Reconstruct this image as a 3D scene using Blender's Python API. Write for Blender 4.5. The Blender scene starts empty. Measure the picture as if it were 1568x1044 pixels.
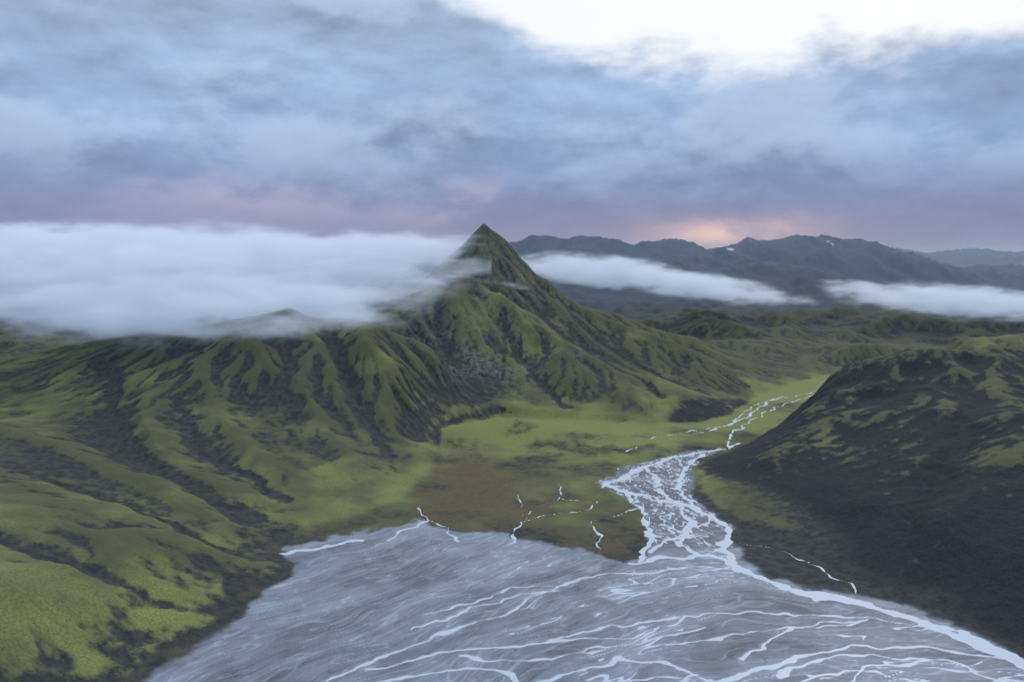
import bpy, math, time
import numpy as np
T0=time.time()
rng=np.random.default_rng(7)
f4=np.float32
# ------------------------------------------------------------------ image pixel helpers: image coordinates cast through the camera to world points
H=300.0; FP=1231.0; PITCH=math.radians(5.66)
cp,sp=math.cos(PITCH),math.sin(PITCH)
def ray(px,py):
    a=px-784.0; b=522.0-py
    return (a, FP*cp+b*sp, -FP*sp+b*cp)
def P(px,py,D):
    r=ray(px,py); s=D/r[1]
    return (r[0]*s, D, H+r[2]*s)
def G(px,py):
    r=ray(px,py); s=-H/r[2]
    return (r[0]*s, r[1]*s)
# ------------------------------------------------------------------ noise
_GA=[]
for k in range(8):
    a=rng.random((256,256))*2*np.pi
    _GA.append((np.cos(a).astype(f4),np.sin(a).astype(f4)))
def pn(x,y,seed=0):
    gx,gy=_GA[seed%8]
    x=x+f4(seed*17.3); y=y+f4(seed*31.7)
    xf=np.floor(x); yf=np.floor(y)
    xi=xf.astype(np.int32)&255; yi=yf.astype(np.int32)&255
    x=x-xf; y=y-yf
    x1=(xi+1)&255; y1=(yi+1)&255
    u=x*x*x*(x*(x*6-15)+10); v=y*y*y*(y*(y*6-15)+10)
    a=gx[xi,yi]*x+gy[xi,yi]*y
    b=gx[x1,yi]*(x-1)+gy[x1,yi]*y
    c=gx[xi,y1]*x+gy[xi,y1]*(y-1)
    d=gx[x1,y1]*(x-1)+gy[x1,y1]*(y-1)
    a=a+u*(b-a); c=c+u*(d-c)
    return (a+v*(c-a))*f4(1.5)
def fbm(x,y,o,seed=0,g=0.5):
    r=0; am=1.0; 
    for i in range(o):
        r=r+am*pn(x,y,seed+i); x=x*2.03; y=y*2.03; am*=g
    return r
def ridged(x,y,o,seed=0,g=0.5):
    r=0; am=1.0; t=0
    for i in range(o):
        r=r+am*(1-np.abs(pn(x,y,seed+i))*2); t+=am; x=x*2.03; y=y*2.03; am*=g
    return r/t
def sstep(a,b,x):
    t=np.clip((x-a)/(b-a),0,1); return t*t*(3-2*t)
# ------------------------------------------------------------------ ridges
RID={
'mountain':[
 (1.0,1.40,[(738,347,2120,560),(741,348,2121,560)]),
 (1.0,1.25,[(740,352,2120,430),(800,404,2100,420),(870,458,2050,380),(960,501,1980,320),(1060,541,1900,250),(1150,580,1830,150)]),
 (1.25,1.3,[(740,420,2060,330),(700,426,1960,440),(640,448,1900,400),(580,485,1850,350)]),
 (1.1,1.25,[(715,426,1970,400),(790,468,1880,330),(860,526,1780,280),(950,568,1700,240),(1040,600,1620,190),(1110,630,1560,110)]),
 (1.1,1.2,[(580,487,1850,300),(605,550,1750,240),(640,600,1650,190),(690,642,1560,110)]),
 (1.05,1.2,[(660,450,1900,280),(690,540,1740,160),(720,600,1620,90)]),
 (1.05,1.2,[(740,445,1940,280),(780,530,1780,150),(800,600,1620,80)]),
 (1.05,1.15,[(800,404,2100,300),(860,480,1960,200),(930,540,1840,150),(1010,590,1740,110),(1090,615,1660,70)]),
 (1.05,1.15,[(870,460,2050,260),(950,525,1930,170),(1040,575,1820,120),(1120,600,1740,80)]),
 (1.05,1.15,[(790,468,1880,240),(830,560,1730,130),(880,615,1620,80)]),
 (1.2,1.3,[(740,390,2160,420),(660,430,2300,500),(560,455,2500,500)]),
 (1.3,1.4,[(880,472,2200,320),(970,500,2250,300),(1040,522,2200,270),(1120,554,2050,190)]),
],
'hill_l':[
 (1.5,1.4,[(120,535,1800,420),(200,520,1750,480),(330,495,1600,470),(440,486,1550,440),(540,496,1520,380),(600,560,1480,280),(650,620,1420,200),(690,655,1360,110)]),
 (1.2,1.2,[(540,500,1520,260),(570,580,1400,200),(610,650,1290,150),(645,705,1160,90)]),
 (1.2,1.2,[(440,490,1550,300),(455,570,1380,240),(485,640,1230,190),(540,700,1110,140),(590,745,1040,80)]),
 (1.2,1.2,[(330,497,1600,300),(315,570,1380,240),(335,640,1200,210),(400,700,1080,160),(480,760,980,90)]),
 (1.2,1.2,[(230,520,1700,300),(225,600,1350,180),(215,650,1150,160),(250,710,1020,140),(340,765,930,100),(420,805,880,60)]),
 (1.5,1.3,[(-350,540,1700,500),(-200,560,1600,450),(0,575,1560,330),(110,570,1560,220),(150,585,1520,150)]),
 (1.3,1.2,[(-400,600,1250,420),(-150,640,1130,340),(0,662,1060,250),(100,690,990,210),(230,735,900,160),(330,785,840,110),(400,822,810,60)]),
 (1.5,1.3,[(-500,660,900,420),(-200,720,800,350),(0,785,720,260),(150,825,700,200),(300,872,690,120),(370,905,685,60)]),
 (1.5,1.3,[(-500,760,650,320),(-200,850,600,250),(0,900,560,190),(100,955,545,120),(170,1010,535,60)]),
],
'hill_r':[
 (1.2,1.10,[(2100,515,1500,600),(1750,525,1400,560),(1568,540,1350,500),(1430,546,1320,430),(1370,563,1310,360),(1300,598,1290,280),(1230,632,1260,200),(1150,676,1210,110),(1080,710,1170,60)]),
 (1.2,1.10,[(1430,548,1320,450),(1568,625,1060,400),(1750,690,850,360),(2000,750,680,330)]),
 (1.2,1.15,[(1600,650,980,260),(1520,740,850,190),(1440,810,770,110),(1400,850,740,60)]),
 (1.2,1.15,[(1330,590,1290,300),(1260,670,1130,200),(1180,750,1010,100)]),
],
'bg':[
 (1.3,1.2,[(1000,505,2900,260),(1080,492,2950,400),(1150,498,2900,420),(1220,520,2750,340),(1290,545,2550,220)]),
 (1.2,1.2,[(1040,530,2450,150),(1110,528,2500,260),(1180,548,2380,240),(1240,568,2250,140)]),
 (1.3,1.2,[(1230,560,2350,120),(1290,548,2350,240),(1360,535,2250,300),(1450,525,2100,340),(1650,515,2000,400)]),
 (1.2,1.2,[(1200,500,3300,300),(1300,492,3300,420),(1400,500,3200,420),(1568,505,3000,450),(1800,500,3000,500)]),
 (1.3,1.2,[(860,470,4600,900),(1050,474,4300,900),(1200,480,4000,800),(1400,484,3800,800),(1568,480,3800,900),(1900,480,3800,900)]),
 (1.3,1.2,[(-500,470,4000,900),(-100,500,3600,700),(80,508,3300,500),(160,520,3000,300)]),
],
'range':[
 (1.3,1.0,[(760,402,7200,1200),(806,388,7000,1300),(838,366,7000,1300),(858,380,7000,1300),(880,368,7000,1300),(905,367,7000,1300),(945,382,7000,1300),(985,384,7000,1300),(1025,373,7000,1300),(1050,382,7000,1300),(1080,386,7000,1300),(1130,376,7000,1300),(1155,384,7000,1300),(1180,369,7000,1400),(1240,372,7000,1400),(1310,378,7000,1300),(1335,398,7000,1000),(1370,430,6700,800)]),
 (1.1,1.1,[(820,425,5900,700),(900,418,5800,900),(960,425,5600,900),(1020,412,5900,900),(1100,425,5600,1000),(1180,408,5900,900),(1250,425,5500,1000),(1320,445,5400,900)]),
 (1.1,1.0,[(1150,388,11500,2600),(1340,380,11500,2600),(1400,394,11500,2500),(1480,385,11500,2500),(1568,393,11500,2600),(1700,390,11500,2600),(2000,392,11500,2600)]),
 (1.1,1.1,[(1380,426,7000,1300),(1480,408,7500,1500),(1568,414,7500,1500),(1750,420,7500,1500)]),
 (1.1,1.0,[(-600,400,12000,2600),(-100,398,11000,2600),(300,396,11000,2600),(600,396,10500,2600),(780,400,10000,2000)]),
]}
RW={}
for k,l in RID.items():
    RW[k]=[(q,p,[(*P(a,b,D),w) for a,b,D,w in pts]) for q,p,pts in l]
MOUND=[(1.8,1.5,[(*P(785,642,1420),90),(*P(850,655,1370),110),(*P(925,668,1340),80)]),
       (1.8,1.5,[(*P(690,655,1330),60),(*P(760,640,1420),70)])]
# stream gullies cut into the slopes: (depth, half width, points)
GUL=[(20,26,[P(150,560,1560),P(172,600,1400),P(165,650,1200),P(170,690,1090),P(240,722,980),P(300,752,925),P(370,790,880),P(430,822,850)]),
     (7,12,[P(290,560,1450),P(275,620,1260),P(300,690,1090),P(380,730,1010),P(430,765,955)]),
     (10,15,[P(505,530,1480),P(530,590,1380),P(560,650,1270),P(600,705,1160)]),
     (8,12,[P(0,720,900),P(110,745,860),P(220,790,810),P(330,838,770),P(400,850,770)]),
     (5,9,[P(0,840,650),P(110,860,640),P(230,895,635),P(330,925,650)]),
     (12,18,[P(610,500,1850),P(640,560,1740),P(665,610,1640),P(700,650,1540)]),
     (10,14,[P(640,470,1880),P(670,530,1760),P(700,590,1640),P(735,635,1540)]),
     (10,14,[P(770,480,1860),P(795,550,1740),P(830,600,1640),P(870,638,1540)]),
     (9,14,[P(830,440,2060),P(900,505,1930),P(985,560,1810),P(1080,608,1680)]),
     (9,14,[P(740,400,2060),P(770,425,2010),P(830,490,1920),P(900,550,1810),P(970,600,1690),P(1010,632,1600)]),
     (12,18,[P(1500,600,1150),P(1470,680,1000),P(1420,760,880),P(1390,820,790)]),
]
FLOORPX=[(60,1160),(140,1100),(222,1044),(270,1005),(330,975),(362,950),(385,917),(448,885),(455,865),(420,843),(445,822),(500,808),(560,792),(612,772),(652,742),(678,705),(684,682),(720,655),(770,640),(900,645),(1000,652),(1080,648),(1125,636),(1165,606),(1240,582),(1300,570),(1400,565),(1400,585),(1310,594),(1275,606),(1210,640),(1150,676),(1085,704),(1060,716),(1062,760),(1112,798),(1190,825),(1260,865),(1330,905),(1420,940),(1500,970),(1568,998),(1660,1050),(1760,1160)]
FLOOR=[G(a,b) for a,b in FLOORPX]
SILTPX=[(60,1160),(140,1100),(222,1044),(270,1005),(330,975),(362,950),(385,917),(448,885),(455,865),(420,843),(470,828),(560,812),(640,796),(700,812),(760,812),(800,828),(900,842),(960,862),(985,850),(990,815),(975,775),(915,742),(955,715),(1040,692),(1110,684),(1060,716),(1070,765),(1115,798),(1135,860),(1180,885),(1300,908),(1420,940),(1500,970),(1568,998),(1660,1050),(1760,1160)]
SILT=[G(a,b) for a,b in SILTPX]
def poly_sd(x,y,poly):
    d2=np.full(x.shape,1e12,f4); inside=np.zeros(x.shape,bool)
    n=len(poly)
    for i in range(n):
        ax,ay=poly[i]; bx,by=poly[(i+1)%n]
        ex,ey=bx-ax,by-ay
        t=np.clip(((x-ax)*ex+(y-ay)*ey)/(ex*ex+ey*ey),0,1)
        dd=(x-ax-t*ex)**2+(y-ay-t*ey)**2
        d2=np.minimum(d2,dd)
        if abs(ey)>1e-9:
            c=((ay>y)!=(by>y))&(x<(ex)*(y-ay)/ey+ax)
            inside^=c
    d=np.sqrt(d2)
    return np.where(inside,-d,d)
def smax(a,b,k):
    m=np.maximum(a,b); kk=np.minimum(k,0.35*m+0.01)
    return m+np.maximum(kk-np.abs(a-b),0)**2/(4*kk)
def ridge_h(x,y,q,p,pts):
    h=np.zeros(x.shape,f4)
    for i in range(len(pts)-1):
        ax,ay,az,aw=pts[i]; bx,by,bz,bw=pts[i+1]
        w=max(aw,bw)
        idx=np.nonzero((x>min(ax,bx)-w)&(x<max(ax,bx)+w)&(y>min(ay,by)-w)&(y<max(ay,by)+w))[0]
        if len(idx)==0: continue
        xx=x[idx]; yy=y[idx]
        ex,ey=bx-ax,by-ay
        t=np.clip(((xx-ax)*ex+(yy-ay)*ey)/(ex*ex+ey*ey),0,1)
        d=np.sqrt((xx-ax-t*ex)**2+(yy-ay-t*ey)**2)
        u=np.clip(d/(aw+t*(bw-aw)),0,1)
        v=(az+t*(bz-az))*(1-u**q)**p
        h[idx]=np.maximum(h[idx],v)
    return h
def gully(x,y):
    g=np.zeros(x.shape,f4)
    for dep,w,pts in GUL:
        W=w*2.6
        for i in range(len(pts)-1):
            ax,ay=pts[i][:2]; bx,by=pts[i+1][:2]
            idx=np.nonzero((x>min(ax,bx)-W)&(x<max(ax,bx)+W)&(y>min(ay,by)-W)&(y<max(ay,by)+W))[0]
            if len(idx)==0: continue
            ex,ey=bx-ax,by-ay
            t=np.clip(((x[idx]-ax)*ex+(y[idx]-ay)*ey)/(ex*ex+ey*ey),0,1)
            d=np.sqrt((x[idx]-ax-t*ex)**2+(y[idx]-ay-t*ey)**2)
            s=1.0
            if i==0: s=0.25+0.75*t
            v=dep*np.exp(-(d/w)**1.5)*s*sstep(W,W*0.6,d)
            g[idx]=np.maximum(g[idx],v)
    return g
def base_height(x,y):
    wa=np.clip(y/2500,0.4,4.0)
    sc=170*wa.clip(1)
    wx=x+wa*20*fbm(x/sc,y/sc,3,1)
    wy=y+wa*20*fbm(x/sc,y/sc,3,4)
    h=np.zeros(x.shape,f4)
    grp={}
    for k,l in RW.items():
        g=np.zeros(x.shape,f4)
        kk={'range':60.0,'mountain':12.0}.get(k,30.0)
        for q,p,pts in l:
            g=smax(g,ridge_h(wx,wy,q,p,pts),kk)
        grp[k]=g
        h=smax(h,g,20.0)
    r1=ridged(x/240,y/240,3,2)-0.55
    r2=ridged(x/80,y/80,2,5)-0.55
    far=sstep(2600,6000,y)
    r3=ridged(x/900,y/900,4,3)-0.5
    isM=sstep(0,25,grp['mountain'])
    amp=np.clip(h,0,150)*(1-0.85*sstep(210,320,h))*(1-0.35*isM)
    nearf=0.45+0.55*sstep(700,1200,y)
    h=h+(1-far)*nearf*(amp*0.17*r1+np.clip(h,0,90)*0.02*r2)+far*np.clip(h,20,300)*0.22*r3*(1-0.7*sstep(330,420,h))
    back=sstep(1900,3000,y)
    h=h+back*(12+60*np.clip(ridged(x/430,y/520,4,1),0,1)**1.5)*1.0+ (1-back)*4
    h=h+far*25*fbm(x/1500,y/1500,3,2)
    gl=gully(x+8*fbm(x/40,y/40,3,3)+0.6*(wx-x),y+8*fbm(x/40,y/40,3,6)+0.6*(wy-y))
    grp['gul']=gl
    h=h-np.minimum(gl,h*0.6)
    sd=np.full(x.shape,900.0,f4)
    idx=np.nonzero((y<2700)&(np.abs(x)<1300))[0]
    sx=x[idx]; sy=y[idx]
    s=poly_sd(sx,sy,FLOOR)
    s=s+ (5*fbm(sx/45,sy/45,3,6)*sstep(0,1,np.abs(s)/40+0.2))
    sd[idx]=s
    edge=sstep(0,1,sd/110)
    edge2=np.clip(sd/110,0,1)
    h=h*(0.55*edge+0.45*edge2)+np.clip(sd*0.12,0,4)
    for q,p,pts in MOUND:
        m=ridge_h(wx,wy,q,p,pts); h=np.maximum(h,m)
    return np.maximum(h,0),sd,grp
# ------------------------------------------------------------------ erosion
def erode(h,cell,ndrop,steps,iters,er=0.3,dep=0.3,cap=3.0,seed=1,inert=0.3):
    R=np.random.default_rng(seed)
    ny,nx=h.shape; NN=ny*nx
    h=(h/cell).astype(f4).ravel().copy()
    for it in range(iters):
        px=R.random(ndrop).astype(f4)*(nx-4)+2; py=R.random(ndrop).astype(f4)*(ny-4)+2
        dx=np.zeros(ndrop,f4); dy=np.zeros(ndrop,f4); sp_=np.ones(ndrop,f4); wt=np.ones(ndrop,f4); sed=np.zeros(ndrop,f4)
        for s in range(steps):
            ix=px.astype(np.int32); iy=py.astype(np.int32); fx=px-ix; fy=py-iy
            k=iy*nx+ix
            a=h[k]; b=h[k+1]; c=h[k+nx]; d=h[k+nx+1]
            gx=(b-a)*(1-fy)+(d-c)*fy; gy=(c-a)*(1-fx)+(d-b)*fx
            h0=(a*(1-fx)+b*fx)*(1-fy)+(c*(1-fx)+d*fx)*fy
            dx=dx*inert-gx*(1-inert); dy=dy*inert-gy*(1-inert)
            L=np.sqrt(dx*dx+dy*dy)+1e-7; dx/=L; dy/=L
            px=px+dx; py=py+dy
            ok=(px>2)&(px<nx-3)&(py>2)&(py<ny-3)&(L>1e-5)
            px=np.clip(px,2,nx-3.01); py=np.clip(py,2,ny-3.01)
            jx=px.astype(np.int32); jy=py.astype(np.int32); f2=px-jx; g2=py-jy
            k2=jy*nx+jx
            h1=(h[k2]*(1-f2)+h[k2+1]*f2)*(1-g2)+(h[k2+nx]*(1-f2)+h[k2+nx+1]*f2)*g2
            dh=h1-h0
            cpt=np.maximum(-dh,0.005)*sp_*wt*cap
            up=dh>0
            dp=np.where(up,np.minimum(dh,sed),np.where(sed>cpt,(sed-cpt)*dep,0))
            em=np.where((~up)&(sed<=cpt),np.minimum((cpt-sed)*er,-dh*0.5),0)
            am=(dp-em)*ok
            sed=sed-am
            w=am*(1-fx); w2=am*fx
            h+=np.bincount(np.concatenate([k,k+1,k+nx,k+nx+1]),np.concatenate([w*(1-fy),w2*(1-fy),w*fy,w2*fy]),NN).astype(f4)
            sp_=np.sqrt(np.maximum(sp_*sp_-dh*2.0,0.05)); sp_=np.minimum(sp_,4)
            wt=wt*0.985
    return (h.reshape(ny,nx)*cell)
def blur(a,r):
    for ax in (0,1):
        for _ in range(2):
            pad=[(0,0),(0,0)]; pad[ax]=(r+1,r)
            c=np.cumsum(np.pad(a,pad,mode='edge').astype(np.float64),axis=ax)
            n=a.shape[ax]
            if ax==0: a=(c[2*r+1:2*r+1+n]-c[:n])/(2*r+1)
            else: a=(c[:,2*r+1:2*r+1+n]-c[:,:n])/(2*r+1)
    return a.astype(f4)
def bil(grid,x0,y0,cell,x,y):
    ny,nx=grid.shape
    u=np.clip((x-x0)/cell,0,nx-1.001); v=np.clip((y-y0)/cell,0,ny-1.001)
    i=u.astype(np.int32); j=v.astype(np.int32); u=u-i; v=v-j
    return (grid[j,i]*(1-u)+grid[j,i+1]*u)*(1-v)+(grid[j+1,i]*(1-u)+grid[j+1,i+1]*u)*v
def make_level(x0,x1,y0,y1,cell,nd,st,itn,seed,fade):
    xs=np.arange(x0,x1,cell,dtype=f4); ys=np.arange(y0,y1,cell,dtype=f4)
    X,Y=np.meshgrid(xs,ys)
    b,sd,g_=base_height(X.ravel(),Y.ravel())
    b=b.reshape(X.shape); sd=sd.reshape(X.shape)
    e=erode(b+0.05*cell*rng.random(b.shape).astype(f4),cell,nd,st,itn,seed=seed)
    ed=e-b
    ed=0.18*ed+0.25*blur(ed,1)+0.24*blur(ed,2)
    rr=(sstep(0,12,g_['hill_r'])*1.0).reshape(X.shape)*(Y<1700)
    ed=ed*(1-0.45*rr)*(0.5+0.5*sstep(700,1100,Y))
    dl=ed*sstep(-5,30,sd)
    fx=np.minimum(X-x0,x1-X); fy=np.minimum(Y-y0,y1-Y)
    fd=sstep(0,fade,np.minimum(fx,fy))
    dl=dl*fd
    hh=b+dl
    c1=hh-blur(hh,2); c2=hh-blur(hh,10)
    gy,gx=np.gradient(hh,cell)
    sl=np.sqrt(gx*gx+gy*gy)
    return dict(x0=x0,y0=y0,cell=cell,dl=dl,c1=c1/cell,c2=c2/cell,er=(e-b)/cell,sl=sl)
L1=make_level(-1900,1900,340,3200,4.5,36000,60,9,3,60)
print('lvl1',time.time()-T0)
L2=make_level(-7500,7500,2900,13000,25.0,20000,35,6,4,400)
print('lvl2',time.time()-T0)
# ------------------------------------------------------------------ fan grid
ys=[330.0]
while ys[-1]<60000:
    y=ys[-1]; ys.append(y*(1+(0.0026 if y<900 else (0.0040 if y<3500 else (0.007 if y<12000 else 0.03)))))
ys=np.array(ys,f4); ts=np.linspace(-0.88,0.88,1500).astype(f4)
NX=len(ts); NY=len(ys)
Tt,Yy=np.meshgrid(ts,ys)
X=(Tt*(Yy+40)).ravel(); Y=Yy.ravel()
h,sd,grp=base_height(X,Y)
m1=(np.abs(X)<1890)&(Y<3190); m2=(Y>2900)&(Y<12970)&(np.abs(X)<7470)
def samp(key):
    r=np.zeros(X.shape,f4)
    i=np.nonzero(m2)[0]; r[i]=bil(L2[key],L2['x0'],L2['y0'],L2['cell'],X[i],Y[i])
    i=np.nonzero(m1)[0]; v=bil(L1[key],L1['x0'],L1['y0'],L1['cell'],X[i],Y[i])
    if key=='dl': r[i]=r[i]+v
    else:
        w=1-sstep(2950,3150,Y[i]); r[i]=r[i]*(1-w)+v*w
    return r
h=h+samp('dl')
c1=samp('c1'); c2=samp('c2'); sl=samp('sl'); er=samp('er')
outs=sstep(2,30,sd)
near=1-sstep(2500,4000,Y)
h=h+outs*near*(0.45*fbm(X/22,Y/22,3,3)+0.28*fbm(X/6,Y/6,2,6))
h=np.maximum(h,0)
print('fan',time.time()-T0,NX*NY)
# ------------------------------------------------------------------ valley floor: silt, channels
fi=np.nonzero((sd<25)&(Y<2700))[0]
fx=X[fi]; fy=Y[fi]
sdS=poly_sd(fx+9*fbm(fx/40,fy/40,4,2),fy+14*fbm(fx/40,fy/40,4,5),SILT)
silt=1-sstep(-6,4,sdS)
CH=[
 (16,[(1400,572),(1330,577),(1275,590),(1255,602)]),
 (5,[(1290,588),(1240,602),(1180,612),(1140,640),(1100,656),(1060,664)]),
 (4,[(1255,602),(1190,622),(1140,650),(1120,664),(1110,684)]),
 (3.5,[(1200,606),(1150,622),(1120,650),(1040,662),(990,672),(960,690)]),
 (8,[(1135,678),(1110,686),(1075,692),(1030,700),(985,715),(950,733),(925,742)]),
 (8,[(925,742),(960,752),(1000,764),(1050,773),(1090,788),(1115,812),(1108,838),(1125,862)]),
 (5,[(1080,694),(1052,712),(1040,735),(1046,762),(1090,790)]),
 (5,[(985,715),(1010,735),(1005,752),(1040,772),(1060,800),(1040,835),(1075,850)]),
 (6,[(960,752),(975,775),(990,800),(1000,818),(985,842),(972,858)]),
 (4,[(1090,790),(1060,812),(1020,826),(1000,845)]),
 (13,[(1108,838),(1130,870),(1160,886),(1240,910),(1320,922),(1400,947),(1480,977),(1568,1018),(1660,1070)]),
 (6,[(1125,862),(1090,850),(1020,852),(960,862)]),
 (2.5,[(860,742),(855,762),(915,768),(900,780),(840,788),(795,800),(790,830)]),
 (2.5,[(905,798),(920,822),(915,842)]),
 (2.5,[(640,778),(652,796),(620,812),(590,826)]),
 (2.5,[(652,796),(690,806),(705,830)]),
 (2.0,[(975,775),(940,790),(905,798)]),
 (1.6,[(780,740),(800,770),(795,800)]),
 (1.6,[(855,762),(820,775),(800,795)]),
 (2.5,[(1128,830),(1190,842),(1238,858),(1262,880),(1300,893),(1322,912)]),
 (2.5,[(1238,858),(1280,868),(1310,892)]),
 (3.2,[(590,1044),(680,1026),(750,1020),(780,1032),(792,1044)]),
 (3.2,[(810,1044),(890,1030),(935,1008),(1000,1010),(1050,1028),(1090,1040),(1150,1044)]),
 (4,[(1080,1050),(1130,1034),(1180,1020),(1240,1000),(1320,985),(1400,990),(1480,1000),(1568,1010)]),
 (3,[(1180,1030),(1250,1010),(1350,1003),(1450,1010),(1540,1044)]),
 (2.2,[(560,1025),(640,1008),(700,995),(830,985),(880,970),(950,955),(1060,942),(1200,938),(1330,945),(1420,960)]),
 (2.2,[(500,1044),(600,1000),(700,960),(800,930),(850,896),(930,880),(1020,872),(1090,866),(1130,870)]),
 (2.2,[(1140,1010),(1200,968),(1260,952),(1330,948)]),
 (2.0,[(830,985),(930,975),(1000,965),(1060,942)]),
 (2.2,[(1300,1044),(1330,1020),(1420,1010),(1500,1025)]),
 (2.0,[(700,1005),(800,1010),(900,995),(1040,968),(1080,960)]),
 (2.0,[(640,960),(740,925),(850,905)]),
 (2.0,[(1200,1044),(1260,1030),(1350,1028),(1430,1044)]),
 (2.0,[(960,1044),(1010,1036),(1060,1042)]),
 (2.0,[(1330,948),(1250,962),(1160,962),(1060,985),(980,990)]),
 (2.0,[(850,896),(780,900),(720,925),(650,940)]),
 (8,[(430,848),(480,838),(548,828)]),
]
wat=np.full(fx.shape,-9.0,f4)
jx=fx+7*fbm(fx/38,fy/38,3,1); jy=fy+7*fbm(fx/38,fy/38,3,3)
rough=1+0.8*fbm(fx/25,fy/18,3,5)
for w,pl in CH:
    pts=[G(a,b) for a,b in pl]
    for i in range(len(pts)-1):
        ax,ay=pts[i]; bx,by=pts[i+1]
        sel=np.nonzero((fx>min(ax,bx)-60)&(fx<max(ax,bx)+60)&(fy>min(ay,by)-60)&(fy<max(ay,by)+60))[0]
        ex,ey=bx-ax,by-ay
        xx=jx[sel]; yy=jy[sel]
        t=np.clip(((xx-ax)*ex+(yy-ay)*ey)/(ex*ex+ey*ey+1e-6),0,1)
        d=np.sqrt((xx-ax-t*ex)**2+(yy-ay-t*ey)**2)
        wat[sel]=np.maximum(wat[sel],(w*0.5*rough[sel]-d))
gx_=fx+10*fbm(fx/90,fy/90,2,2)
g2_=np.clip(gx_,0,230)
F=0.95*np.minimum(gx_,0)+1.0*g2_-0.0020*g2_**2+0.09*np.maximum(gx_-230,0)
psi=fy-F+15*fbm(fx/120,fy/120,3,6)
s_=fx*1.1+0.4*fy
n1=fbm(psi/14,s_/90,3,1)
n2=fbm(psi/30,s_/140,3,4)
n3=fbm(psi/5,s_/60,2,2)
n4=fbm(psi/70,s_/170,3,5)
n5=fbm(fx/26,fy/26,4,6)
def thread(ps,ss,seed,wd_): return np.exp(-(fbm(psi/ps,s_/ss,2,seed)/wd_)**2)
ta=thread(13,62,3,0.055)*sstep(-0.25,0.2,n5+0.5*n4)
tb=thread(24,95,7,0.045)
tc_=thread(8,48,5,0.075)*sstep(-0.1,0.35,n4-0.5*n5)
td=thread(10,60,0,0.06)*sstep(-0.1,0.3,-n4+0.6*n5)
openp=silt*(1-sstep(-22,-4,sdS))
pat=sstep(0.0,0.35,n4+0.3*n5)*sstep(-60,20,fx)
line=(0.075-np.abs(fbm(psi/16,s_/85,2,1)))*24*pat-(1-pat)*3-0.3
wat=np.where(openp>0.5,np.maximum(wat,line),wat)
uprm=sstep(800,850,fy)*sstep(60,120,fx)
upriv=silt*uprm
l3=(0.085-np.abs(fbm((fx+fy*0.3)/15,fy/36,3,3)))*26
wat=np.where(upriv>0.5,np.maximum(wat,l3),wat)
wd=np.clip(wat/3.0,-1,1)
fl=1-sstep(0,6,sd[fi])
zz=0.10+0.06*n3*silt+0.06*n1*silt+(1-silt)*(0.35+0.5*np.clip(fbm(fx/60,fy/60,3,4)+0.3,0,1))
zz=np.maximum(zz,-0.05)
zf=zz*(1-sstep(-0.6,0.5,wd))-0.9*sstep(-0.6,0.8,wd)
hf=h[fi]; hf=np.where(hf<1.5, zf*fl+hf, hf)
h[fi]=hf
siltA=np.zeros(X.shape,f4); siltA[fi]=silt*fl
tone=np.zeros(X.shape,f4)+0.5; tone[fi]=np.clip(0.36+0.10*n2+0.10*n1+0.10*n3+0.16*n4+0.13*n5+0.34*ta+0.34*tb+0.25*tc_-0.26*td+0.06*sstep(660,760,fy)*(fx<60)-0.32*uprm,0,1)
wetA=np.zeros(X.shape,f4); wetA[fi]=sstep(-1.6,0.3,wd*3)*fl
print('floor',time.time()-T0)
# ------------------------------------------------------------------ land cover masks, painted far haze
nl=fbm(X/260,Y/260,4,2); nm=fbm(X/70,Y/70,4,5); nf=fbm(X/14,Y/14,3,1)
leftn=(X<0)*(1-sstep(800,1100,Y))
isM=sstep(0,25,grp['mountain'])
moss=0.66+0.36*nl+0.24*nm+0.14*nf+0.30*np.clip(c2*0.8,-1.0,0.5)+0.7*np.clip(c1*3,-0.5,0.35)+0.12*np.clip(er,-1,0.3)-0.35*np.clip(sl-0.75,0,1)+0.12*leftn
moss=moss-0.055*np.clip(grp['gul'],0,10)*(0.7+0.8*nm)
rockz=isM*np.exp(-(((X+110)/190)**2)-(((h-85)/55)**2))
moss=moss+0.16*isM-0.40*rockz-0.25*isM*sstep(230,330,h)
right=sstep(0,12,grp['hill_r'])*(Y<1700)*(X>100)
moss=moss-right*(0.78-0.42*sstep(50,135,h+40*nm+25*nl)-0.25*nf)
flat=1-sstep(0,18,sd)
fm=0.62+0.45*nm+0.30*nl+0.3*sstep(1200,1400,Y)
nearshore=(1-sstep(780,850,Y))
rightbank=sstep(170,230,X)*(1-sstep(1000,1100,Y))
fm=fm*(1-nearshore)+nearshore*(0.05+0.25*nm)
fm=fm-0.6*rightbank*(1-nearshore)
moss=moss*(1-flat)+flat*fm
moss=moss-0.55*np.exp(-((sd-14)/22)**2)*(1-sstep(800,880,Y))*(0.8+0.6*nm)*(sd>-5)
yel=0.26+0.5*nl+0.35*nm+0.30*(1-sstep(0,70,sd))+0.3*(1-sstep(550,950,Y))*(X<0)
yel=yel-0.5*sstep(1700,2600,Y)-0.55*right+0.70*flat*sstep(1150,1400,Y)-0.40*flat*(1-sstep(1050,1250,Y))
rock=np.clip(sstep(0.62,1.0,sl+0.2*nm)*isM*0.5+rockz*sstep(-0.3,0.3,nm+0.3*nf),0,1)
wxb=X+22*fbm(X/50,Y/50,3,7); wyb=Y+50*fbm(X/60,Y/60,3,3)
bx,by=G(722,722); bx2,by2=G(725,775)
bog=np.exp(-(((wxb-bx)/58)**2+((wyb-by)/150)**2)**1.5)+0.8*np.exp(-(((wxb-bx2)/80)**2+((wyb-by2)/80)**2)**1.5)
bog=np.clip(bog*(0.85+0.5*nm),0,1)*flat
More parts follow.
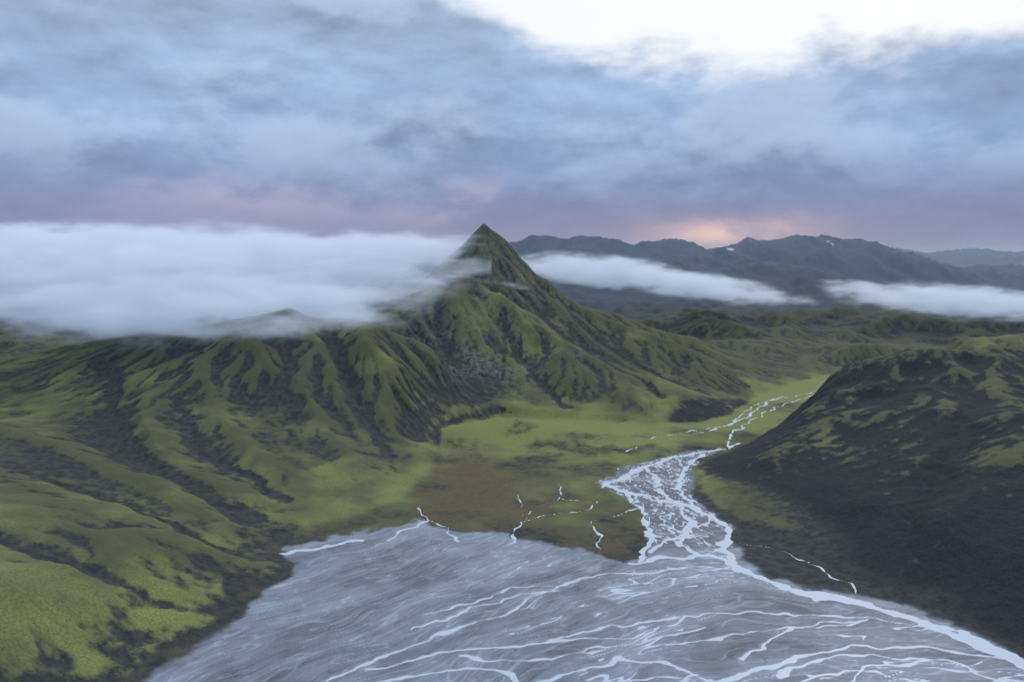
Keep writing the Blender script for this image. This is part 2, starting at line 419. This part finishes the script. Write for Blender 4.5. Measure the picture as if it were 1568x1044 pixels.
bog=np.maximum(bog,flat*(1-sstep(1020,1200,Y))*np.clip(0.25+0.9*fbm(X/45,Y/45,3,6),0,0.7)*(X<210))
snow=np.zeros(X.shape,f4)
for (a,b_,D,rx,ry) in [(1270,399,6700,22,60),(1118,392,6760,45,16),(1273,405,6600,14,40)]:
    q=P(a,b_,D); snow=np.maximum(snow,1-sstep(0.6,1.1,((X-q[0]+12*nf)/rx)**2+((Y-D)/ry)**2))
snow=snow*0.8
far_haze=np.clip(sstep(2100,4600,Y)*(0.9+0.3*nl),0,1)  # aerial haze painted as a blue tint, growing with distance
# ------------------------------------------------------------------ node helpers
class NB:
    def __init__(s,nt): s.nt=nt
    def n(s,t,**kw):
        nd=s.nt.nodes.new(t)
        for k,v in kw.items(): setattr(nd,k,v)
        return nd
    def put(s,sock,v):
        if isinstance(v,bpy.types.NodeSocket): s.nt.links.new(v,sock)
        elif v is not None: sock.default_value=v
    def m(s,op,a,b=None,c=None,clamp=False):
        nd=s.n('ShaderNodeMath',operation=op,use_clamp=clamp)
        s.put(nd.inputs[0],a)
        if b is not None: s.put(nd.inputs[1],b)
        if c is not None: s.put(nd.inputs[2],c)
        return nd.outputs[0]
    def mr(s,v,a,b,c=0.0,d=1.0,smooth=True):
        nd=s.n('ShaderNodeMapRange'); nd.interpolation_type='SMOOTHSTEP' if smooth else 'LINEAR'
        s.put(nd.inputs[0],v)
        for i,q in enumerate((a,b,c,d)): s.put(nd.inputs[1+i],q)
        return nd.outputs[0]
    def mix(s,f,a,b,blend='MIX'):
        nd=s.n('ShaderNodeMix',data_type='RGBA',blend_type=blend)
        s.put(nd.inputs[0],f); s.put(nd.inputs[6],a if isinstance(a,bpy.types.NodeSocket) else (*a,1)); s.put(nd.inputs[7],b if isinstance(b,bpy.types.NodeSocket) else (*b,1))
        return nd.outputs[2]
    def noise(s,vec,scale,detail=4,rough=0.5,dist=0.0,dim='3D'):
        nd=s.n('ShaderNodeTexNoise',noise_dimensions=dim)
        s.put(nd.inputs['Vector'],vec); nd.inputs['Scale'].default_value=scale; nd.inputs['Detail'].default_value=detail
        nd.inputs['Roughness'].default_value=rough; nd.inputs['Distortion'].default_value=dist
        return nd.outputs[0]
    def vm(s,op,a,b=None):
        nd=s.n('ShaderNodeVectorMath',operation=op); s.put(nd.inputs[0],a)
        if b is not None: s.put(nd.inputs[1],b)
        return nd
    def comb(s,x,y,z):
        nd=s.n('ShaderNodeCombineXYZ'); s.put(nd.inputs[0],x); s.put(nd.inputs[1],y); s.put(nd.inputs[2],z); return nd.outputs[0]
def newmat(name):
    m=bpy.data.materials.new(name); m.use_nodes=True; m.node_tree.nodes.clear(); return m,NB(m.node_tree)
mt,b=newmat('moss_and_gravel')
out=b.n('ShaderNodeOutputMaterial'); bs=b.n('ShaderNodeBsdfPrincipled')
geo=b.n('ShaderNodeNewGeometry'); pos=geo.outputs['Position']
A=b.n('ShaderNodeSeparateColor'); a_=b.n('ShaderNodeAttribute',attribute_name='cover'); b.put(A.inputs[0],a_.outputs[0])
B=b.n('ShaderNodeSeparateColor'); b_=b.n('ShaderNodeAttribute',attribute_name='plain'); b.put(B.inputs[0],b_.outputs[0])
C=b.n('ShaderNodeSeparateColor'); c_=b.n('ShaderNodeAttribute',attribute_name='extra'); b.put(C.inputs[0],c_.outputs[0])
nA=b.noise(pos,0.09,4,0.7,dim='2D'); nB=b.noise(pos,0.45,3,0.7,dim='2D'); nC=b.noise(pos,0.015,3,0.55,dim='2D')
mo=b.m('ADD',A.outputs[0],b.m('MULTIPLY',b.m('SUBTRACT',nA,0.5),0.8))
mo=b.m('ADD',mo,b.m('MULTIPLY',b.m('SUBTRACT',nB,0.5),0.6))
mo=b.mr(mo,0.16,0.72)
ye=b.mr(b.m('ADD',A.outputs[1],b.m('MULTIPLY',b.m('SUBTRACT',nC,0.5),0.8)),0.1,1.05)
mcol=b.mix(ye,(0.076,0.088,0.052),(0.195,0.222,0.080))
mcol=b.mix(b.mr(nB,0.35,0.65,0.0,0.5),mcol,(0.072,0.074,0.048))
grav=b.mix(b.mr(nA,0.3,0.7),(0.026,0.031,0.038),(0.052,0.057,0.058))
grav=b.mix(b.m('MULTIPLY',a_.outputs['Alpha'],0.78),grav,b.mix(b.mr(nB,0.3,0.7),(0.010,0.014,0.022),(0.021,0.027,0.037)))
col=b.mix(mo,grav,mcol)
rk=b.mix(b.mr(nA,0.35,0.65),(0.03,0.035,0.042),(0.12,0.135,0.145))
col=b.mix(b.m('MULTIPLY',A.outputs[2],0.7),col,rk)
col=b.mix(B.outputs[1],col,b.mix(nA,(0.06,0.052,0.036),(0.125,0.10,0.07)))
fine=b.m('MULTIPLY',b.m('SUBTRACT',nB,0.5),0.25)
siltc=b.mix(b.m('ADD',B.outputs[2],fine,clamp=True),(0.055,0.070,0.102),(0.265,0.325,0.430))
siltc=b.mix(b.m('MULTIPLY',C.outputs[0],0.5),siltc,(0.32,0.39,0.50))
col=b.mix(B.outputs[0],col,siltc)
col=b.mix(b.m('MULTIPLY',C.outputs[1],0.88),col,b.mix(nC,(0.016,0.025,0.050),(0.036,0.053,0.088)))  # far slopes coloured blue in place of haze in the air
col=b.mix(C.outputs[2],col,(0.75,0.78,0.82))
b.put(bs.inputs['Base Color'],col)
b.put(bs.inputs['Roughness'],b.mr(B.outputs[0],0,1,0.9,0.6))
b.put(bs.inputs['Specular IOR Level'],b.mr(B.outputs[0],0,1,0.12,0.28))
bp=b.n('ShaderNodeBump'); b.put(bp.inputs['Height'],nA)
b.put(bp.inputs['Strength'],b.mr(B.outputs[0],0,1,0.7,0.03)); bp.inputs['Distance'].default_value=2.0
b.put(bs.inputs['Normal'],bp.outputs[0]); b.put(out.inputs[0],bs.outputs[0])
mw,b=newmat('glacial_water')
out=b.n('ShaderNodeOutputMaterial'); bs=b.n('ShaderNodeBsdfPrincipled')
geo=b.n('ShaderNodeNewGeometry'); pos=geo.outputs['Position']
bs.inputs['Base Color'].default_value=(0.38,0.47,0.60,1); bs.inputs['Roughness'].default_value=0.22; bs.inputs['IOR'].default_value=1.33
bp=b.n('ShaderNodeBump'); b.put(bp.inputs['Height'],b.noise(pos,0.5,3,0.6)); bp.inputs['Strength'].default_value=0.15; bp.inputs['Distance'].default_value=0.3
b.put(bs.inputs['Normal'],bp.outputs[0]); b.put(out.inputs[0],bs.outputs[0])
# ------------------------------------------------------------------ meshes
V=np.stack([X,Y,h],1).astype(f4)
Vg=V.reshape(NY,NX,3)
du=np.gradient(Vg,axis=1); dv=np.gradient(Vg,axis=0)
N=np.cross(du,dv).reshape(-1,3); N/=np.linalg.norm(N,axis=1,keepdims=True)
def pack(a,b,c,d=None):
    return np.stack([np.clip(a,0,1),np.clip(b,0,1),np.clip(c,0,1),np.ones(X.shape) if d is None else np.clip(d,0,1)],1).astype(f4)
ATT={'cover':pack(moss,yel,rock,right),'plain':pack(siltA,bog,tone),'extra':pack(wetA,far_haze,snow)}
gs=np.stack([grp['mountain'],grp['hill_l'],grp['hill_r'],grp['bg'],grp['range']],0)
lab=np.argmax(gs,0)+1
lab[gs.max(0)<3]=0
lab=np.where((lab==4),0,lab)
lab=np.where(sd<1,0,lab)
lab=np.where(siltA>0.5,6,lab)
NAMES={0:'ground',1:'mountain',2:'mossy_hills',3:'dark_gravel_hill',5:'distant_mountain_range',6:'river_outwash_plain'}
i=np.arange(NX-1); j=np.arange(NY-1); I,J=np.meshgrid(i,j); k=(J*NX+I).ravel()
quads=np.stack([k,k+1,k+NX+1,k+NX],1).astype(np.int32)
flab=lab[k]
def mesh_obj(name,co,q,no,attrs,mat):
    me=bpy.data.meshes.new(name)
    me.vertices.add(len(co)); me.vertices.foreach_set('co',co.ravel())
    nf_=len(q)
    me.loops.add(nf_*4); me.loops.foreach_set('vertex_index',q.ravel())
    me.polygons.add(nf_); me.polygons.foreach_set('loop_start',np.arange(0,nf_*4,4,dtype=np.int32))
    me.update(calc_edges=True)
    me.polygons.foreach_set('use_smooth',np.ones(nf_,bool))
    for an,arr in attrs.items():
        a=me.attributes.new(an,'FLOAT_COLOR','POINT'); a.data.foreach_set('color',arr.ravel())
    if no is not None: me.normals_split_custom_set_from_vertices(no)
    me.materials.append(mat)
    ob=bpy.data.objects.new(name,me); bpy.context.collection.objects.link(ob)
    return ob
for L_,nm_ in NAMES.items():
    q=quads[flab==L_]
    if len(q)==0: continue
    used,inv=np.unique(q.ravel(),return_inverse=True)
    mesh_obj(nm_,V[used],inv.astype(np.int32).reshape(-1,4),N[used],{a:v[used] for a,v in ATT.items()},mt)
print('meshes',time.time()-T0)
wx_=np.linspace(-900,1100,60); wy_=np.linspace(330,2600,60); WX,WY=np.meshgrid(wx_,wy_)
i=np.arange(59); I,J=np.meshgrid(i,i); k=(J*60+I).ravel()
mesh_obj('river',np.stack([WX.ravel(),WY.ravel(),np.full(WX.size,-0.32)],1).astype(f4),np.stack([k,k+1,k+61,k+60],1).astype(np.int32),None,{},mw)
# ------------------------------------------------------------------ clouds
def box(name,x0,x1,y0,y1,z0,z1,mat):
    me=bpy.data.meshes.new(name)
    v=[(x,y,z) for z in (z0,z1) for y in (y0,y1) for x in (x0,x1)]
    f=[(0,2,3,1),(4,5,7,6),(0,1,5,4),(2,6,7,3),(0,4,6,2),(1,3,7,5)]
    me.from_pydata(v,[],f); me.materials.append(mat)
    ob=bpy.data.objects.new(name,me); bpy.context.collection.objects.link(ob); return ob
def cloud(name,els,bounds,dens,nscale,seed,amp=1.3,rate=0.7):
    m,b=newmat(name+'_vapour_glow')
    out=b.n('ShaderNodeOutputMaterial'); tc=b.n('ShaderNodeTexCoord'); p=tc.outputs['Object']
    sh=None
    for (c,r,rotz,roty) in els:
        mp=b.n('ShaderNodeMapping',vector_type='TEXTURE')
        b.put(mp.inputs[0],p); mp.inputs[1].default_value=c; mp.inputs[2].default_value=(0,math.radians(roty),math.radians(rotz)); mp.inputs[3].default_value=r
        L=b.n('ShaderNodeVectorMath',operation='LENGTH'); b.put(L.inputs[0],mp.outputs[0])
        s=b.m('SUBTRACT',1.0,L.outputs['Value'])
        sh=s if sh is None else b.m('MAXIMUM',sh,s)
    st=b.vm('MULTIPLY',p,(0.7,0.9,2.2)).outputs[0]
    st=b.vm('ADD',st,(seed*1000.0,0,0)).outputs[0]
    n=b.noise(st,nscale,4,0.62,0.0)
    d=b.m('ADD',sh,b.m('MULTIPLY',b.m('SUBTRACT',n,0.5),amp))
    d=b.mr(d,-0.05,0.8)
    d=b.m('MULTIPLY',d,b.mr(sh,-0.2,0.2))
    d=b.m('MULTIPLY',d,dens)
    v=b.n('ShaderNodeVolumePrincipled')
    v.inputs['Color'].default_value=(0.86,0.93,1,1); v.inputs['Anisotropy'].default_value=0.2
    b.put(v.inputs['Density'],d)
    v.inputs['Emission Color'].default_value=(0.44,0.59,0.83,1)
    b.put(v.inputs['Emission Strength'],b.m('MULTIPLY',d,0.33))  # cloud glows a little, standing in for light scattered inside it
    b.put(out.inputs[1],v.outputs[0])
    m.cycles.volume_step_rate=rate
    return box(name,*bounds,m)
cloud('low_cloud',[((-1020,1950,275),(950,500,118),0,0),((-490,1960,283),(380,240,88),0,-5),((-610,1590,214),(420,260,78),0,0),((-255,2080,318),(195,135,46),0,-10)],(-1950,-50,1310,2460,110,410),0.020,1/90,1,2.7)
cloud('low_cloud',[((330,2900,262),(370,250,66),0,5),((600,2850,222),(450,250,53),0,8)],(-20,1120,2620,3150,130,340),0.015,1/80,2,2.5)
cloud('low_cloud',[((1700,3000,150),(500,250,68),0,4),((1300,2900,185),(200,130,42),0,10)],(1000,2300,2750,3260,60,260),0.011,1/75,3,2.7)
q=P(745,432,1990)
cloud('mist_wisp',[((q[0],q[1],q[2]),(110,45,12),0,8)],(q[0]-110,q[0]+110,q[1]-50,q[1]+50,q[2]-26,q[2]+26),0.05,1/40,5,1.0)
mm,b=newmat('mist_air'); out=b.n('ShaderNodeOutputMaterial'); v=b.n('ShaderNodeVolumeScatter')
v.inputs['Color'].default_value=(0.42,0.62,1,1); v.inputs['Density'].default_value=0.00009; v.inputs['Anisotropy'].default_value=0.0
b.put(out.inputs[1],v.outputs[0])
box('mist',-30000,30000,3420,58000,-20,520,mm)
# ------------------------------------------------------------------ world
w=bpy.data.worlds.new('World'); bpy.context.scene.world=w; w.use_nodes=True; w.node_tree.nodes.clear(); b=NB(w.node_tree)
out=b.n('ShaderNodeOutputWorld'); bg=b.n('ShaderNodeBackground')
tc=b.n('ShaderNodeTexCoord'); d=tc.outputs['Generated']
sx=b.n('ShaderNodeSeparateXYZ'); b.put(sx.inputs[0],d); x,y,z=sx.outputs
hz=b.m('SQRT',b.m('ADD',b.m('MULTIPLY',x,x),b.m('MULTIPLY',y,y)))
v_=b.m('DIVIDE',z,b.m('MAXIMUM',hz,0.02))
u_=b.m('ARCTAN2',x,y)
sky=b.n('ShaderNodeTexSky'); sky.sky_type='NISHITA'; sky.sun_disc=False
SEL,SAZ=38,25
sky.sun_elevation=math.radians(SEL); sky.sun_rotation=math.radians(SAZ)
ns=b.mix(1.0,sky.outputs[0],(0.10,0.10,0.10),'MULTIPLY')
pa=b.comb(u_,b.m('MULTIPLY',v_,2.0),0.0)
nL=b.noise(pa,2.6,4,0.5,0.0); nM=b.noise(b.vm('ADD',pa,(5,3,1)).outputs[0],6.0,7,0.57,0.1)
nQ=b.noise(b.vm('ADD',pa,(2.3,7.1,4)).outputs[0],4.0,7,0.57,0.1)
nQ2=b.noise(b.vm('ADD',pa,(2.3,7.135,4)).outputs[0],4.0,7,0.57,0.1)
base=b.n('ShaderNodeValToRGB'); cr=base.color_ramp
stops=[(0.0,(0.205,0.235,0.39)),(0.045,(0.235,0.280,0.45)),(0.12,(0.255,0.365,0.58)),(0.22,(0.33,0.46,0.68)),(0.34,(0.45,0.59,0.78)),(0.6,(0.85,0.93,1.03)),(1.0,(1.15,1.25,1.36))]
cr.elements[0].position=0; cr.elements[0].color=(*stops[0][1],1); cr.elements[1].position=1; cr.elements[1].color=(*stops[-1][1],1)
for p_,c_ in stops[1:-1]:
    e=cr.elements.new(p_); e.color=(*c_,1)
b.put(base.inputs[0],v_)
shade=b.m('ADD',b.m('MULTIPLY',b.m('SUBTRACT',nL,0.5),1.2),b.m('MULTIPLY',b.m('SUBTRACT',nM,0.5),0.7))
shade=b.m('ADD',shade,b.m('MULTIPLY',b.m('SUBTRACT',nQ,nQ2),2.0))
gain=b.m('ADD',1.0,b.m('MULTIPLY',shade,b.mr(v_,0.0,0.2,0.35,0.8)))
cl=b.vm('SCALE',base.outputs[0]); b.put(cl.inputs[3],gain); cl=cl.outputs[0]
puff=b.m('MULTIPLY',b.mr(nQ,0.47,0.62),b.mr(v_,0.05,0.16,0.0,0.5))
cl=b.mix(puff,cl,(0.52,0.66,0.84))
def blob(u0,v0,ru,rv):
    a=b.m('DIVIDE',b.m('SUBTRACT',u_,u0),ru); c=b.m('DIVIDE',b.m('SUBTRACT',v_,v0),rv)
    return b.m('EXPONENT',b.m('MULTIPLY',b.m('ADD',b.m('MULTIPLY',a,a),b.m('MULTIPLY',c,c)),-1.0))
band=blob(0.2,0.03,0.5,0.035)
cl=b.mix(b.m('MULTIPLY',band,0.35),cl,(0.36,0.28,0.40))
pk2=b.m('ADD',b.m('MULTIPLY',blob(-0.30,0.085,0.13,0.035),b.mr(nM,0.40,0.60)),b.m('MULTIPLY',blob(-0.05,0.07,0.12,0.03),b.mr(nM,0.5,0.7)))
cl=b.mix(b.m('MULTIPLY',pk2,0.65,clamp=True),cl,(0.54,0.47,0.60))
pk=b.m('MULTIPLY',blob(0.27,0.032,0.09,0.019),b.mr(nM,0.42,0.60,0.3,1.0))
cl=b.mix(b.m('MULTIPLY',pk,0.98,clamp=True),cl,(0.88,0.62,0.57))
edge=b.m('ADD',0.238,b.m('ADD',b.m('MULTIPLY',b.m('MAXIMUM',b.m('SUBTRACT',0.14,u_),0.0),0.30),b.m('MULTIPLY',b.m('MAXIMUM',b.m('SUBTRACT',u_,0.14),0.0),-0.07)))
br=b.m('ADD',b.m('SUBTRACT',v_,edge),b.m('ADD',b.m('MULTIPLY',b.m('SUBTRACT',nM,0.5),0.16),b.m('MULTIPLY',b.m('SUBTRACT',nL,0.5),0.08)))
brw=b.mr(br,-0.02,0.035)
front=b.mr(y,-0.2,0.4)
brw=b.m('MULTIPLY',brw,front)
cl=b.mix(brw,cl,(1.00,1.01,1.04))
fin=b.mix(b.m('MULTIPLY',brw,0.12),cl,ns)
b.put(bg.inputs[0],fin); bg.inputs[1].default_value=1.0; b.put(out.inputs[0],bg.outputs[0])
# ------------------------------------------------------------------ sun + camera
sl_=bpy.data.lights.new('sun','SUN'); sl_.energy=0.9; sl_.angle=math.radians(12); sl_.color=(1,0.97,0.92)
so=bpy.data.objects.new('sun',sl_); bpy.context.collection.objects.link(so)
from mathutils import Vector
sdv=Vector((math.sin(math.radians(SAZ))*math.cos(math.radians(SEL)),math.cos(math.radians(SAZ))*math.cos(math.radians(SEL)),math.sin(math.radians(SEL))))
so.rotation_euler=sdv.to_track_quat('Z','Y').to_euler()
cam=bpy.data.cameras.new('camera'); co=bpy.data.objects.new('camera',cam); bpy.context.collection.objects.link(co)
co.location=(0,0,H); co.rotation_euler=(math.pi/2-PITCH,0,0); cam.sensor_width=36; cam.lens=36*FP/1568; cam.clip_start=1; cam.clip_end=200000
sc=bpy.context.scene; sc.camera=co
sc.view_settings.view_transform='Standard'; sc.view_settings.look='None'; sc.view_settings.exposure=0
print('done',time.time()-T0)
